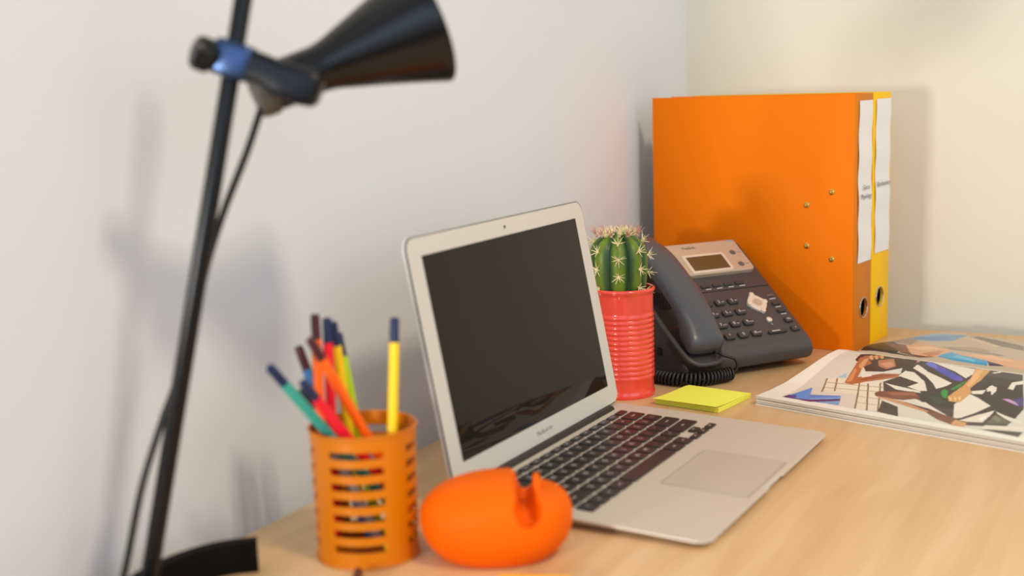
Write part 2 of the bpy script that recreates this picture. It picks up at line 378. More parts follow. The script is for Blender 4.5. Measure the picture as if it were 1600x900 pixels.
# ------------------------------------------------------------------ open magazine
MF = Vector((0.2457, -0.462, 0)); MU = Vector((0.963, -0.27, 0)).normalized(); MV = Vector((0.27, 0.963, 0)).normalized()
VK = [0, .03, .06, .1, .13, .15, .17, .185, .195, .203, .210, .218, .232, .25, .29, .34, .39, .43]
ZK = [.0095, .0105, .013, .020, .0255, .0285, .030, .0275, .021, .011, .011, .018, .0225, .0225, .019, .014, .010, .008]
mag = empty('magazine', (MF.x, MF.y, 0), math.atan2(MU.y, MU.x), 'open glossy fashion magazine lying on the desk in front of the binders', 'magazine')
ML = 0.287
PRINT_NEAR=[
 ((60,130,205),[(0.025,0.013),(0.035,0.057),(0.045,0.035),(0.075,0.046),(0.089,0.016),(0.054,0.014)]),
 ((58,30,98),[(0.025,0.013),(0.027,0.025),(0.039,0.015),(0.052,0.017),(0.079,0.037),(0.082,0.032),(0.059,0.012)]),
 ((150,195,205),[(0.045,0.09),(0.047,0.107),(0.054,0.094)]),
 ((226,214,192),[(0.035,0.086),(0.049,0.091),(0.096,0.095),(0.136,0.02),(0.108,0.015),(0.087,0.058),(0.05,0.049)]),
 ((110,75,55),[(0.0367,0.0853),(0.0517,0.0483),(0.0503,0.0477),(0.0353,0.0847)]),
 ((110,75,55),[(0.0467,0.0893),(0.0617,0.0573),(0.0603,0.0567),(0.0453,0.0887)]),
 ((110,75,55),[(0.0747,0.0863),(0.1087,0.0153),(0.1073,0.0147),(0.0733,0.0857)]),
 ((110,75,55),[(0.0837,0.0884),(0.1217,0.0154),(0.1203,0.0146),(0.0823,0.0876)]),
 ((110,75,55),[(0.0947,0.0944),(0.1327,0.0174),(0.1313,0.0166),(0.0933,0.0936)]),
 ((165,140,110),[(0.0389,0.0757),(0.1019,0.0847),(0.1021,0.0833),(0.0391,0.0743)]),
 ((165,140,110),[(0.0449,0.0627),(0.1079,0.0737),(0.1081,0.0723),(0.0451,0.0613)]),
 ((165,140,110),[(0.09,0.0537),(0.118,0.0557),(0.118,0.0543),(0.09,0.0523)]),
 ((165,140,110),[(0.0989,0.0357),(0.1249,0.0377),(0.1251,0.0363),(0.0991,0.0343)]),
 ((50,42,38),[(0.118,0.052),(0.141,0.041),(0.156,0.013),(0.132,0.017)]),
 ((62,48,44),[(0.084,0.171),(0.119,0.171),(0.163,0.171),(0.213,0.171),(0.25,0.084),(0.253,0.035),(0.216,0.019),(0.188,0.044),(0.15,0.068),(0.107,0.076),(0.095,0.098),(0.104,0.117)]),
 ((226,216,202),[(0.106,0.143),(0.105,0.156),(0.125,0.139),(0.161,0.119),(0.159,0.11),(0.153,0.1),(0.143,0.113),(0.126,0.129)]),
 ((226,216,202),[(0.102,0.118),(0.102,0.133),(0.113,0.132),(0.134,0.113),(0.147,0.092),(0.14,0.089),(0.124,0.095),(0.13,0.108)]),
 ((226,216,202),[(0.114,0.171),(0.136,0.171),(0.165,0.167),(0.17,0.153),(0.168,0.136),(0.15,0.15)]),
 ((226,216,202),[(0.189,0.1),(0.2,0.094),(0.219,0.08),(0.207,0.039),(0.202,0.035),(0.186,0.071)]),
 ((226,216,202),[(0.218,0.057),(0.227,0.072),(0.23,0.037),(0.217,0.032),(0.209,0.032)]),
 ((226,216,202),[(0.187,0.107),(0.199,0.115),(0.2,0.104),(0.191,0.101)]),
 ((226,216,202),[(0.098,0.096),(0.107,0.094),(0.14,0.089),(0.144,0.085),(0.117,0.084)]),
 ((226,216,202),[(0.147,0.064),(0.159,0.065),(0.185,0.046),(0.171,0.05)]),
 ((226,216,202),[(0.237,0.017),(0.235,0.031),(0.267,0.043),(0.271,0.033),(0.247,0.024)]),
 ((226,216,202),[(0.228,0.07),(0.238,0.065),(0.259,0.057),(0.262,0.05),(0.25,0.052),(0.234,0.064)]),
 ((226,216,202),[(0.217,0.125),(0.214,0.142),(0.222,0.151),(0.226,0.142),(0.22,0.137),(0.223,0.124)]),
 ((226,216,202),[(0.202,0.111),(0.198,0.118),(0.199,0.128),(0.206,0.124),(0.209,0.116),(0.209,0.105),(0.204,0.114)]),
 ((226,216,202),[(0.184,0.163),(0.19,0.171),(0.192,0.167),(0.187,0.161)]),
 ((226,216,202),[(0.194,0.171),(0.201,0.171),(0.214,0.171),(0.213,0.171),(0.204,0.171)]),
 ((226,216,202),[(0.094,0.151),(0.096,0.158),(0.102,0.15),(0.099,0.146)]),
 ((72,72,172),[(0.11,0.162),(0.112,0.171),(0.166,0.135),(0.168,0.127),(0.16,0.126),(0.12,0.154)]),
 ((215,150,165),[(0.091,0.168),(0.101,0.17),(0.102,0.164),(0.095,0.162)]),
 ((58,34,28),[(0.037,0.143),(0.032,0.164),(0.043,0.171),(0.07,0.169),(0.098,0.171),(0.102,0.147),(0.082,0.122),(0.064,0.117),(0.055,0.129)]),
 ((178,115,85),[(0.061,0.15),(0.072,0.165),(0.087,0.141),(0.082,0.13),(0.07,0.135)]),
 ((172,100,62),[(0.059,0.081),(0.046,0.126),(0.039,0.149),(0.04,0.161),(0.058,0.171),(0.06,0.164),(0.05,0.15),(0.059,0.14),(0.056,0.127),(0.064,0.1),(0.084,0.118),(0.102,0.123),(0.103,0.113),(0.078,0.091),(0.068,0.079)]),
 ((226,216,202),[(0.057,0.12),(0.062,0.116),(0.077,0.108),(0.069,0.1)]),
 ((50,52,42),[(0.143,0.084),(0.164,0.09),(0.186,0.071),(0.177,0.057),(0.156,0.071)]),
 ((42,142,62),[(0.161,0.094),(0.16,0.103),(0.166,0.1),(0.173,0.081),(0.167,0.084)]),
 ((50,128,50),[(0.166,0.106),(0.17,0.126),(0.172,0.13),(0.173,0.112),(0.169,0.102)]),
 ((208,152,92),[(0.163,0.171),(0.179,0.171),(0.181,0.161),(0.184,0.138),(0.183,0.113),(0.189,0.103),(0.189,0.077),(0.178,0.076),(0.172,0.086),(0.173,0.102),(0.174,0.118),(0.172,0.14)]),
 ((118,70,48),[(0.101,0.068),(0.103,0.074),(0.136,0.086),(0.15,0.072),(0.136,0.062),(0.122,0.06),(0.139,0.056),(0.171,0.05),(0.193,0.039),(0.203,0.037),(0.21,0.015),(0.191,0.024),(0.172,0.039),(0.142,0.05),(0.106,0.061)]),
 ((196,140,98),[(0.105,0.062),(0.117,0.062),(0.142,0.058),(0.173,0.046),(0.172,0.039),(0.143,0.048),(0.11,0.059)]),
 ((208,152,100),[(0.207,0.019),(0.205,0.033),(0.218,0.029),(0.222,0.016),(0.213,0.013)]),
 ((95,90,72),[(0.234,0.034),(0.231,0.063),(0.244,0.056),(0.253,0.045)]),
 ((70,58,50),[(0.244,0.021),(0.272,0.029),(0.274,0.013),(0.237,0.017)]),
 ((190,150,195),[(0.222,0.1),(0.228,0.102),(0.241,0.095),(0.242,0.09),(0.231,0.095)]),
 ((75,60,120),[(0.233,0.101),(0.238,0.113),(0.248,0.089),(0.243,0.09)]),
 ((66,140,215),[(0.032,0.03),(0.036,0.051),(0.044,0.035),(0.051,0.019),(0.04,0.017)]),
 ((96,158,214),[(0.051,0.024),(0.076,0.043),(0.079,0.037),(0.055,0.019)]),
 ((104,160,208),[(0.064,0.014),(0.082,0.031),(0.089,0.017)]),
 ((70,64,150),[(0.029,0.015),(0.031,0.025),(0.035,0.025),(0.039,0.015)]),
 ((214,150,104),[(0.05,0.127),(0.045,0.148),(0.048,0.154),(0.054,0.135),(0.058,0.12)]),
 ((220,160,116),[(0.045,0.16),(0.045,0.167),(0.055,0.151),(0.053,0.149)]),
 ((220,160,116),[(0.049,0.165),(0.05,0.169),(0.058,0.156),(0.057,0.153)]),
 ((220,160,116),[(0.054,0.168),(0.056,0.17),(0.062,0.162),(0.061,0.158)]),
 ((206,138,88),[(0.06,0.083),(0.049,0.121),(0.053,0.119),(0.064,0.088)]),
 ((146,78,46),[(0.066,0.09),(0.083,0.116),(0.1,0.119),(0.076,0.095)]),
 ((206,142,104),[(0.068,0.143),(0.076,0.153),(0.084,0.143),(0.081,0.134)]),
 ((232,186,126),[(0.175,0.082),(0.175,0.086),(0.178,0.083),(0.18,0.076)]),
 ((232,186,126),[(0.179,0.085),(0.179,0.089),(0.182,0.085),(0.184,0.077)]),
 ((232,186,126),[(0.182,0.088),(0.183,0.091),(0.186,0.087),(0.188,0.079)]),
 ((226,176,116),[(0.167,0.165),(0.172,0.17),(0.179,0.141),(0.181,0.116),(0.177,0.119)]),
 ((96,110,205),[(0.11,0.162),(0.112,0.171),(0.123,0.164),(0.13,0.15),(0.119,0.156)]),
 ((104,84,170),[(0.16,0.129),(0.161,0.137),(0.166,0.134),(0.168,0.127)]),
 ((150,92,66),[(0.111,0.074),(0.137,0.084),(0.144,0.078),(0.12,0.069)]),
 ((84,48,36),[(0.138,0.058),(0.171,0.05),(0.183,0.04),(0.169,0.045)]),
 ((62,70,54),[(0.154,0.08),(0.165,0.082),(0.175,0.072),(0.171,0.065)]),
 ((240,232,220),[(0.222,0.046),(0.226,0.06),(0.228,0.04)]),
 ((120,118,96),[(0.232,0.053),(0.232,0.062),(0.242,0.053),(0.243,0.043)]),
]
PRINT_FAR=[
 ((112,150,190),[(-0.005,0.326),(-0.005,0.395),(0.038,0.428),(0.046,0.365),(0.031,0.342),(0.006,0.34)]),
 ((122,112,98),[(0.046,0.415),(0.053,0.427),(0.085,0.415),(0.123,0.395),(0.138,0.358),(0.103,0.373),(0.071,0.4)]),
 ((148,132,112),[(0.052,0.286),(0.09,0.322),(0.143,0.296),(0.139,0.282),(0.095,0.287)]),
 ((160,140,122),[(-0.005,0.296),(-0.005,0.333),(0.014,0.341),(0.033,0.284),(0.015,0.284)]),
 ((48,36,30),[(-0.005,0.222),(-0.005,0.232),(-0.005,0.263),(0.005,0.294),(0.044,0.249),(0.043,0.229),(0.072,0.224),(0.018,0.226)]),
 ((122,75,55),[(-0.001,0.279),(0.029,0.279),(0.06,0.23),(0.048,0.229),(0.026,0.249)]),
 ((218,166,126),[(0.033,0.271),(0.029,0.319),(0.079,0.289),(0.089,0.268),(0.09,0.23),(0.07,0.228),(0.056,0.234)]),
 ((110,65,50),[(0.042,0.231),(0.069,0.229),(0.09,0.23),(0.072,0.224)]),
 ((218,166,126),[(0.095,0.264),(0.13,0.279),(0.173,0.272),(0.191,0.228),(0.167,0.23),(0.146,0.242)]),
 ((48,152,196),[(0.091,0.232),(0.091,0.268),(0.111,0.252),(0.146,0.242),(0.151,0.226),(0.112,0.228)]),
 ((60,45,75),[(0.144,0.242),(0.169,0.23),(0.153,0.227)]),
 ((134,170,205),[(-0.005,0.346),(-0.005,0.394),(0.02,0.421),(0.016,0.398)]),
 ((98,138,182),[(0.0,0.352),(0.024,0.394),(0.037,0.384),(0.029,0.348)]),
 ((208,184,152),[(0.039,0.398),(0.051,0.413),(0.103,0.373),(0.104,0.359),(0.066,0.389)]),
 ((168,146,118),[(0.059,0.307),(0.089,0.337),(0.121,0.319),(0.096,0.3)]),
 ((86,182,218),[(0.104,0.239),(0.105,0.251),(0.132,0.24),(0.135,0.23)]),
 ((236,190,148),[(0.038,0.264),(0.051,0.294),(0.071,0.282),(0.06,0.252)]),
 ((190,124,84),[(0.07,0.235),(0.079,0.273),(0.089,0.24),(0.083,0.229)]),
 ((232,182,138),[(0.113,0.262),(0.13,0.287),(0.168,0.262),(0.154,0.253)]),
]

def page(name, v0, v1, polys, base, sky, label):
    nu = 400; nv = int((v1 - v0) / 0.0007)
    us = np.linspace(0, ML, nu + 1); vs = np.linspace(v0, v1, nv + 1)
    zs = np.interp(vs, VK, ZK)
    k = np.ones(7) / 7; zs = np.convolve(np.pad(zs, 3, mode='edge'), k, 'valid') + 0.0003
    V = np.zeros((nu + 1, nv + 1, 3)); V[:, :, 0] = us[:, None]; V[:, :, 1] = vs[None, :]; V[:, :, 2] = zs[None, :]
    idx = np.arange((nu + 1) * (nv + 1)).reshape(nu + 1, nv + 1)
    F = np.stack([idx[:-1, :-1], idx[1:, :-1], idx[1:, 1:], idx[:-1, 1:]], -1).reshape(-1, 4)
    me = bpy.data.meshes.new(name)
    me.vertices.add(V.size // 3); me.vertices.foreach_set('co', V.reshape(-1))
    me.loops.add(F.size); me.loops.foreach_set('vertex_index', F.reshape(-1).astype(np.int32))
    me.polygons.add(len(F)); me.polygons.foreach_set('loop_start', np.arange(0, F.size, 4, dtype=np.int32)); 
    me.update(calc_edges=True)
    X, Y = V[:, :, 0].ravel(), V[:, :, 1].ravel()
    C = np.tile(np.array(lin(tuple(c / 255 for c in base)) + (1,)), (len(X), 1))
    def inside(poly):
        r = np.zeros(len(X), bool); n = len(poly)
        for i in range(n):
            x0, y0 = poly[i]; x1, y1 = poly[(i + 1) % n]
            if y0 == y1: continue
            c = ((y0 > Y) != (y1 > Y)) & (X < (x1 - x0) * (Y - y0) / (y1 - y0) + x0)
            r ^= c
        return r
    for c, poly in [sky] + polys:
        C[inside(poly)] = lin(tuple(v / 255 for v in c)) + (1,)
    ca = me.color_attributes.new('print', 'FLOAT_COLOR', 'POINT'); ca.data.foreach_set('color', C.astype(np.float32).ravel())
    return link_mesh(name, me, M['print'], mag, 60, label=label)
page('page', 0.0004, 0.205, PRINT_NEAR, (236, 230, 220), ((214, 207, 194), [(0.024, 0.014), (0.275, 0.013), (0.275, 0.205), (0.012, 0.205), (0.013, 0.14), (0.024, 0.043)]), 'page printed with a photo of people in black and white clothes')
page('page', 0.2065, 0.430, PRINT_FAR, (192, 172, 148), ((192, 172, 148), [(0, 0.2), (0.3, 0.2), (0.3, 0.43), (0, 0.43)]), 'page printed with a beach photo')
def block(v0, v1):
    bm = bmesh.new(); n = 40; prev = None
    vs = np.linspace(v0, v1, n + 1); top = np.interp(vs, VK, ZK); bot = np.maximum(0, np.interp(vs, [0, .12, .19, .206, .222, .27, .43], [0, .0035, .007, .0005, .007, .004, 0]))
    if v0 < 0.1: pass
    rings = []
    for u in (0.0004, ML - 0.0004):
        rings.append([(u, float(v), float(t)) for v, t in zip(vs, top)] + [(u, float(v), float(b)) for v, b in zip(vs[::-1], bot[::-1])])
    add_loft(bm, rings)
    return bm
# sheets: each half is a stack of a few visible leaves with the fore edge stepping in and out
link('page_block', block(0.0050, 0.205), M['page'], mag, 30)
link('page_block', block(0.2065, 0.4280), M['page'], mag, 30)
for i, (z0_, z1_, ins) in enumerate(((0.0000, 0.0016, 0.0), (0.0022, 0.0040, 0.0012), (0.0045, 0.0061, 0.0004), (0.0067, 0.0078, 0.0016), (0.0083, 0.0093, 0.0002))):
    bm = bmesh.new(); add_box(bm, (ML / 2, ins + 0.0150, (z0_ + z1_) / 2), (ML - 0.0008 * (i % 3), 0.030, z1_ - z0_), None, 0.0002, 1)
    link('leaf', bm, M['page'], mag, 30)

# ------------------------------------------------------------------ laptop
LT = -0.0155; LW = 0.325; LD = 0.227
lap = empty('laptop', (0.1216, -0.5537, 0), LT, 'open silver laptop with black keys and a dark screen, in the middle of the desk', 'laptop')
def ztop(b): return 0.0145 - 0.0080 * b / LD
def lring(inset, r, zf): return [(x, y, zf(x)) for x, y in rrect(LD - 2 * inset, LW - 2 * inset, r, 8, LD / 2, -LW / 2)]
bm = bmesh.new()
add_loft(bm, [lring(0.012, 0.008, lambda b: 0.0018), lring(0.0055, 0.0105, lambda b: 0.0018 + (ztop(b) - 0.0018) * .35), lring(0.0014, 0.012, lambda b: ztop(b) - 0.0021), lring(0.0001, 0.0125, lambda b: ztop(b) - 0.0012), lring(0.0003, 0.0122, lambda b: ztop(b) - 0.0004), lring(0.0009, 0.0118, lambda b: ztop(b))])
notch = rod((LD + 0.0145, -LW / 2 - 0.02, ztop(LD) + .012), (LD + 0.0145, -LW / 2 + 0.02, ztop(LD) + .012), 0.0222, 48)
base = link_mesh('base', carve(bm, [notch]), M['alu'], lap, 30)
for x in (0.03, LD - 0.03):
    for y in (-0.04, -LW + 0.04):
        link('rubber_foot', lathe([(0.007, 0), (0.0075, 0.0008), (0.0075, 0.0022)], center=(x, y, 0), seg=24), M['black'], lap)
SLOPE = -math.atan2(0.0080, LD)
def deck(a, b, dz=0.0): return (b, -a, ztop(b) + dz)
# hinge slot and hinge barrel
link('hinge', rod((0.0105, -0.027, 0.0130), (0.0105, -LW + 0.027, 0.0130), 0.0048, 20), M['black'], lap)
# trackpad
bm = bmesh.new()
for i, dz in enumerate((-0.0004, 0.00012)):
    pass
rg = [[(x, y, ztop(x) + dz) for x, y in rrect(0.076, 0.105, 0.003, 5, 0.1433 + 0.038, -LW / 2)] for dz in (-0.0006, 0.00015)]
add_loft(bm, rg); link('trackpad', bm, M['trackpad'], lap, 30)
rgi = [[(x, y, ztop(x) + dz) for x, y in rrect(0.0772, 0.1062, 0.0035, 5, 0.1433 + 0.038, -LW / 2)] for dz in (-0.0006, 0.00006)]
bm = bmesh.new(); add_loft(bm, rgi); link('trackpad_gap', bm, M['letter'], lap, 30)
# keys: u from the user's left, rows from the hinge forward
KU0 = LW - 0.0185; UN = (0.2985 - 0.0262 + 0.0075) / 14.5
rows = []
rowb = [0.0232, 0.0345, 0.0530, 0.0715, 0.0900, 0.1085]
fk = ['esc'] + ['F%d' % i for i in range(1, 13)] + ['']
keys = [(i * 14.5 / 14, 14.5 / 14, 0, 0.5, t) for i, t in enumerate(fk)]
def row(r, spec):
    u = 0.0
    for w, t in spec: keys.append((u, w, r, 1.0, t)); u += w
row(1, [(1, c) for c in '`1234567890-='] + [(1.5, 'delete')])
row(2, [(1.5, 'tab')] + [(1, c) for c in 'QWERTYUIOP[]\\'])
row(3, [(1.75, 'caps')] + [(1, c) for c in "ASDFGHJKL;'"] + [(1.75, 'enter')])
row(4, [(2.25, 'shift')] + [(1, c) for c in 'ZXCVBNM,./'] + [(2.25, 'shift')])
row(5, [(1, 'fn'), (1, 'ctrl'), (1, 'alt'), (1.25, 'cmd'), (5, ''), (1.25, 'cmd'), (1, 'alt')])
keys += [(11.5, 1, 5.5, 0.5, '<'), (12.5, 1, 5, 0.5, '^'), (12.5, 1, 5.5, 0.5, 'v'), (13.5, 1, 5.5, 0.5, '>')]
txt_cache = {}
gap = 0.0030
for u, w, r, hfrac, t in keys:
    kb = 0.0185 * 1.0
    if r == 0: b0, hgt = rowb[0], 0.0100 - 0.0022
    elif r == 5.5: b0, hgt = rowb[5] + 0.0092, 0.0085 - 0.0012
    elif hfrac < 1: b0, hgt = rowb[5], 0.0085 - 0.0006
    else: b0, hgt = rowb[int(r)], 0.0185 - gap
    a0 = KU0 + 0.0075 - 0.0262 + 0.0262 - 0.0 - (u * UN) - 0.0075
    wid = w * UN - gap
    a1 = a0 - wid
    cx, cy = b0 + hgt / 2, -(a0 + a1) / 2
    bm = bmesh.new()
    rr = 0.0016
    add_loft(bm, [[(x, y, ztop(x) + dz) for x, y in rrect(hgt - 2 * ins, wid - 2 * ins, rr, 3, cx, cy)] for dz, ins in ((-0.0003, 0), (0.0011, 0), (0.0014, 0.0003))])
    k = link('key', bm, M['keycap'], lap, 35)
    if t:
        sz = 0.0066 if len(t) == 1 else 0.0036
        px, py = cx, cy
        if len(t) > 3: sz = 0.0033
        ck = (t, sz)
        if ck not in txt_cache: txt_cache[ck] = text_mesh(t, sz, 0.00004)
        me = txt_cache[ck].copy()
        # reading direction: user's left to right = towards the rear wall (+y); up = towards the hinge (-x)
        me.transform(basis((0, 1, 0), (-math.cos(SLOPE), 0, -math.sin(SLOPE) * -1 * -1), (-math.sin(SLOPE) * -1 * -1 * -1, 0, math.cos(SLOPE)), (px, py, ztop(px) + 0.00147)))
        link_mesh('legend', me, M['legend'], k, 0)
# lid: hinged at the rear, leaning back
LA = 0.1888
LO = Vector((0.008, 0, 0.016)); LS = Vector((-math.sin(LA), 0, math.cos(LA))); LN = Vector((math.cos(LA), 0, math.sin(LA)))
def lidp(a, s, o): v = LO + LS * s + LN * o; return (v.x, -a, v.z)
LH = 0.0202 + 0.1745 + 0.0173
def lidring(inset, rad, o, s0=0.0, lo=0.0):
    return [lidp(a, s, o) for a, s in rrect(LW - 2 * inset, LH - s0 - 2 * inset, rad, 8, LW / 2, (LH + s0) / 2)]
bm = bmesh.new()
add_loft(bm, [lidring(0.006, 0.008, -0.0052), lidring(0.0012, 0.0112, -0.0042), lidring(0, 0.012, -0.0030), lidring(0, 0.012, -0.0009)])
lid = link('lid', bm, M['alu_lid'], lap, 30)
bm = bmesh.new(); add_loft(bm, [lidring(0.0008, 0.0115, -0.0010), lidring(0.0008, 0.0115, 0.0002)]); link('gasket', bm, M['gasket'], lid, 30)
bm = bmesh.new(); add_loft(bm, [lidring(0.0016, 0.011, -0.0008), lidring(0.0016, 0.011, 0.0004), lidring(0.0019, 0.0108, 0.0006)]); link('bezel', bm, M['alu_lid'], lid, 30)
SB, S0, SH = 0.0207, 0.0202, 0.1745
bm = bmesh.new()
add_loft(bm, [[lidp(a, s, o) for a, s in rrect(LW - 2 * SB, SH, 0.0006, 2, LW / 2, S0 + SH / 2)] for o in (-0.0004, 0.00085)])
link('screen', bm, M['screen'], lid, 30)
link('webcam', lathe([(0.0017, 0), (0.0017, 0.0003), (0.0010, 0.0003)], center=lidp(LW / 2, LH - 0.0095, 0.0005), seg=20, frame=(Vector((0, 1, 0)), LS, LN)), M['black'], lid)
text_part('lettering', 'MacBook Air', 0.0058, basis((0, 1, 0), LS, LN, lidp(LW / 2, 0.0105, 0.00065)), M['letter'], lid, 0.00003)

# ------------------------------------------------------------------ lamp
LB = Vector((0.042, -1.143, 0))
lamp = empty('desk_lamp', LB, 0, 'black desk lamp with a cone shade on a leaning pole by the side wall', 'lamp')
def L3(q): return Vector(q) - LB
foot_pts = spline([(.0530, -1.0405, 0), (.0400, -1.0515, 0), (.0285, -1.0680, 0), (.0215, -1.0890, 0), (.0195, -1.1110, 0), (.0215, -1.1330, 0), (.0320, -1.1560, 0), (.0520, -1.1740, 0), (.0800, -1.1820, 0)], 8)
bm = bmesh.new(); rings = []
for i, q in enumerate(foot_pts):
    t = (foot_pts[min(i + 1, len(foot_pts) - 1)] - foot_pts[max(i - 1, 0)]).normalized(); s = Vector((t.y, -t.x, 0)) * -1
    th = 0.010
    rings.append([L3(q + Vector((0, 0, 0))), L3(q + Vector((0, 0, 0.0235))), L3(q - s * -th * 0 + s * th + Vector((0, 0, 0.0235))), L3(q + s * th)])
add_loft(bm, rings); link('foot', bm, M['lamp_base'], lamp, 30)
PB = Vector((.046, -1.139, .0375)); PT = Vector((.1003, -1.0872, .3663)); PD = (PT - PB).normalized()
P0 = PB - PD * ((PB.z - 0.006) / PD.z); P1 = PT + PD * 0.12
link('pole', rod(L3(P0), L3(P1), 0.0059, 28, 0.0006), M['lamp_satin'], lamp)
bm = bmesh.new(); add_lathe(bm, [(0.013, 0), (0.013, 0.018), (0.011, 0.022), (0.008, 0.023)], L3((P0.x, P0.y, 0.0)), 28)
link('hub', bm, M['lamp_base'], lamp)
# clamp, thumb screw and holder
RA = Vector((0.0898, -1.106, 0.3703)); RB = Vector((0.153, -1.0762, 0.3454)); RD = (RB - RA).normalized()
KD = (RD + CF * 0.55).normalized()
kc = RA
bm = bmesh.new(); add_lathe(bm, [(0.0040, -0.0046), (0.0070, -0.0050), (0.0098, -0.0040), (0.0103, -0.001), (0.0103, 0.006), (0.0092, 0.0085), (0.0062, 0.0092)], L3(kc), 30, frame=frame_of(KD))
for i in range(14):
    a = 2 * math.pi * i / 14; fr = frame_of(KD); c = L3(kc) + fr[0] * (0.0100 * math.cos(a)) + fr[1] * (0.0100 * math.sin(a))
    add_rod(bm, c - KD * 0.002, c + KD * 0.0062, 0.0011, 8)
link('thumb_screw', bm, M['lamp_satin'], lamp)
bm = bmesh.new(); add_rod(bm, L3(kc) + KD * 0.006, L3(PT), 0.0050, 20); link('screw_shank', bm, M['lamp_satin'], lamp)
cl = PT + PD * -0.001 - CF * 0.002
mt = basis(RD, PD.cross(RD).normalized().cross(RD) * -1 if False else (PD - RD * PD.dot(RD)).normalized(), RD.cross((PD - RD * PD.dot(RD)).normalized()), L3(cl))
bm = box((0.001, 0, 0), (0.026, 0.0235, 0.023), 0.0042, 3, mt); link('clamp', bm, M['lamp_clamp'], lamp, 35)
bm = bmesh.new()
rg = []
for t, h, w in ((0.010, 0.0105, 0.010), (0.022, 0.0100, 0.0100), (0.032, 0.0112, 0.0105), (0.050, 0.0122, 0.0110), (0.057, 0.0108, 0.0095), (0.0600, 0.0070, 0.006)):
    rg.append([tuple((mt @ Vector((t, y, z)))) for y, z in rrect(2 * h, 2 * w, min(h, w) * 0.5, 5, -0.0022 * (t > .03), 0)])
add_loft(bm, rg); link('arm', bm, M['lamp_satin'], lamp, 35)
# shade: a lathe about an axis that rises to the right and away
SA = Vector((0.6245, 0.7008, 0.3448)).normalized(); SS = Vector((0.1073, -1.0639, 0.347)) + CF * 0.004 - SA * 0.009
fr = frame_of(SA)
prof = [(r, z + 0.009 if z > 0.001 else z) for r, z in [(0.0060, 0.0), (0.0142, 0.0), (0.0156, 0.0012), (0.0162, 0.012), (0.0160, 0.026), (0.0158, 0.036), (0.0170, 0.043), (0.0205, 0.054), (0.0262, 0.072), (0.0322, 0.090), (0.0385, 0.108), (0.0418, 0.117)]]
inner = [(r - 0.0012, z) for r, z in prof[::-1][:7]] + [(0.010, 0.046)]
bm = bmesh.new(); add_lathe(bm, prof + [(0.0418, 0.1266), (0.0408, 0.1267)], L3(SS), 72, True, False, fr)
shade = link('shade', bm, M['lamp'], lamp, 35)
bm = bmesh.new(); add_lathe(bm, [(0.0408, 0.1267)] + inner, L3(SS), 72, False, True, fr); link('shade_lining', bm, M['lamp_white'], shade, 35)
bm = bmesh.new(); add_lathe(bm, [(0.012, 0.049), (0.013, 0.061), (0.022, 0.082), (0.0235, 0.090), (0.019, 0.102), (0.008, 0.109), (0.001, 0.110)], L3(SS), 32, True, True, fr); link('bulb', bm, M['frame'], shade)
bm = bmesh.new(); add_lathe(bm, [(0.0138, -0.0012), (0.0156, -0.0008), (0.0164, 0.0012), (0.0170, 0.0040), (0.0171, 0.0105), (0.0163, 0.0115)], L3(SS), 48, True, True, fr); link('socket_band', bm, M['lamp_band'], lamp)
cp = [(.1035, -1.0672, .3330), (.1010, -1.0661, .3300), (.0964, -1.0761, .3052), (.0827, -1.0860, .2680), (.0736, -1.0969, .2308), (.0645, -1.1048, .1887), (.0544, -1.1126, .1547), (.0498, -1.1240, .1301), (.0416, -1.1376, .0898), (.0322, -1.1461, .0424), (.0285, -1.1500, .0245), (.0240, -1.1560, .0040), (.0200, -1.1750, .0026), (.0150, -1.22, .0026), (.0150, -1.30, .0026)]
link('power_cord', tube([L3(q) for q in spline(cp, 8)], 0.0026, 10), M['cord'], lamp)

# ------------------------------------------------------------------ pen cup and felt-tip pens
CB = Vector((0.1105, -0.9819, 0))
cup = empty('pen_cup', CB, 0, 'round orange slotted metal cup holding felt-tip pens, left of the laptop', 'pen cup')
cupH, R0, R1 = 0.0985, 0.0378, 0.0394
NS, NZ = 96, 0
zl = [0.0, 0.004]
slots = []
for i in range(7):
    z0 = 0.0125 + i * 0.0117
    slots.append((z0, z0 + 0.0057)); zl += [z0, z0 + 0.0057]
zl += [cupH - 0.004, cupH]
def in_slot(z0, z1, th):
    if not any(abs(z0 - a) < 1e-6 and abs(z1 - b) < 1e-6 for a, b in slots): return False
    d = (math.degrees(th) - SLOT0) % 90.0
    return d < 61.0
SLOT0 = -93.0
bm = bmesh.new(); rings = {}
def rad(z): return R0 + (R1 - R0) * z / cupH
T = 0.0011
grid = [[(bm.verts.new((rad(z) * math.cos(2 * math.pi * i / NS), rad(z) * math.sin(2 * math.pi * i / NS), z)),
          bm.verts.new(((rad(z) - T) * math.cos(2 * math.pi * i / NS), (rad(z) - T) * math.sin(2 * math.pi * i / NS), z))) for i in range(NS)] for z in zl]
def solid(j, i):
    if j < 0 or j >= len(zl) - 1: return False
    return not in_slot(zl[j], zl[j + 1], 2 * math.pi * ((i % NS) + 0.5) / NS)
for j in range(len(zl) - 1):
    for i in range(NS):
        if not solid(j, i): continue
        k = (i + 1) % NS
        a, b, c, d = grid[j][i], grid[j][k], grid[j + 1][k], grid[j + 1][i]
        bm.faces.new((a[0], b[0], c[0], d[0])); bm.faces.new((d[1], c[1], b[1], a[1]))
        if not solid(j, i - 1): bm.faces.new((a[0], d[0], d[1], a[1]))
        if not solid(j, i + 1): bm.faces.new((b[0], b[1], c[1], c[0]))
        if not solid(j - 1, i): bm.faces.new((a[0], a[1], b[1], b[0]))
        if not solid(j + 1, i): bm.faces.new((d[0], c[0], c[1], d[1]))
loose = [v for v in bm.verts if not v.link_faces]
bmesh.ops.delete(bm, geom=loose, context='VERTS')
link('cup_wall', bm, M['cup'], cup, 35)
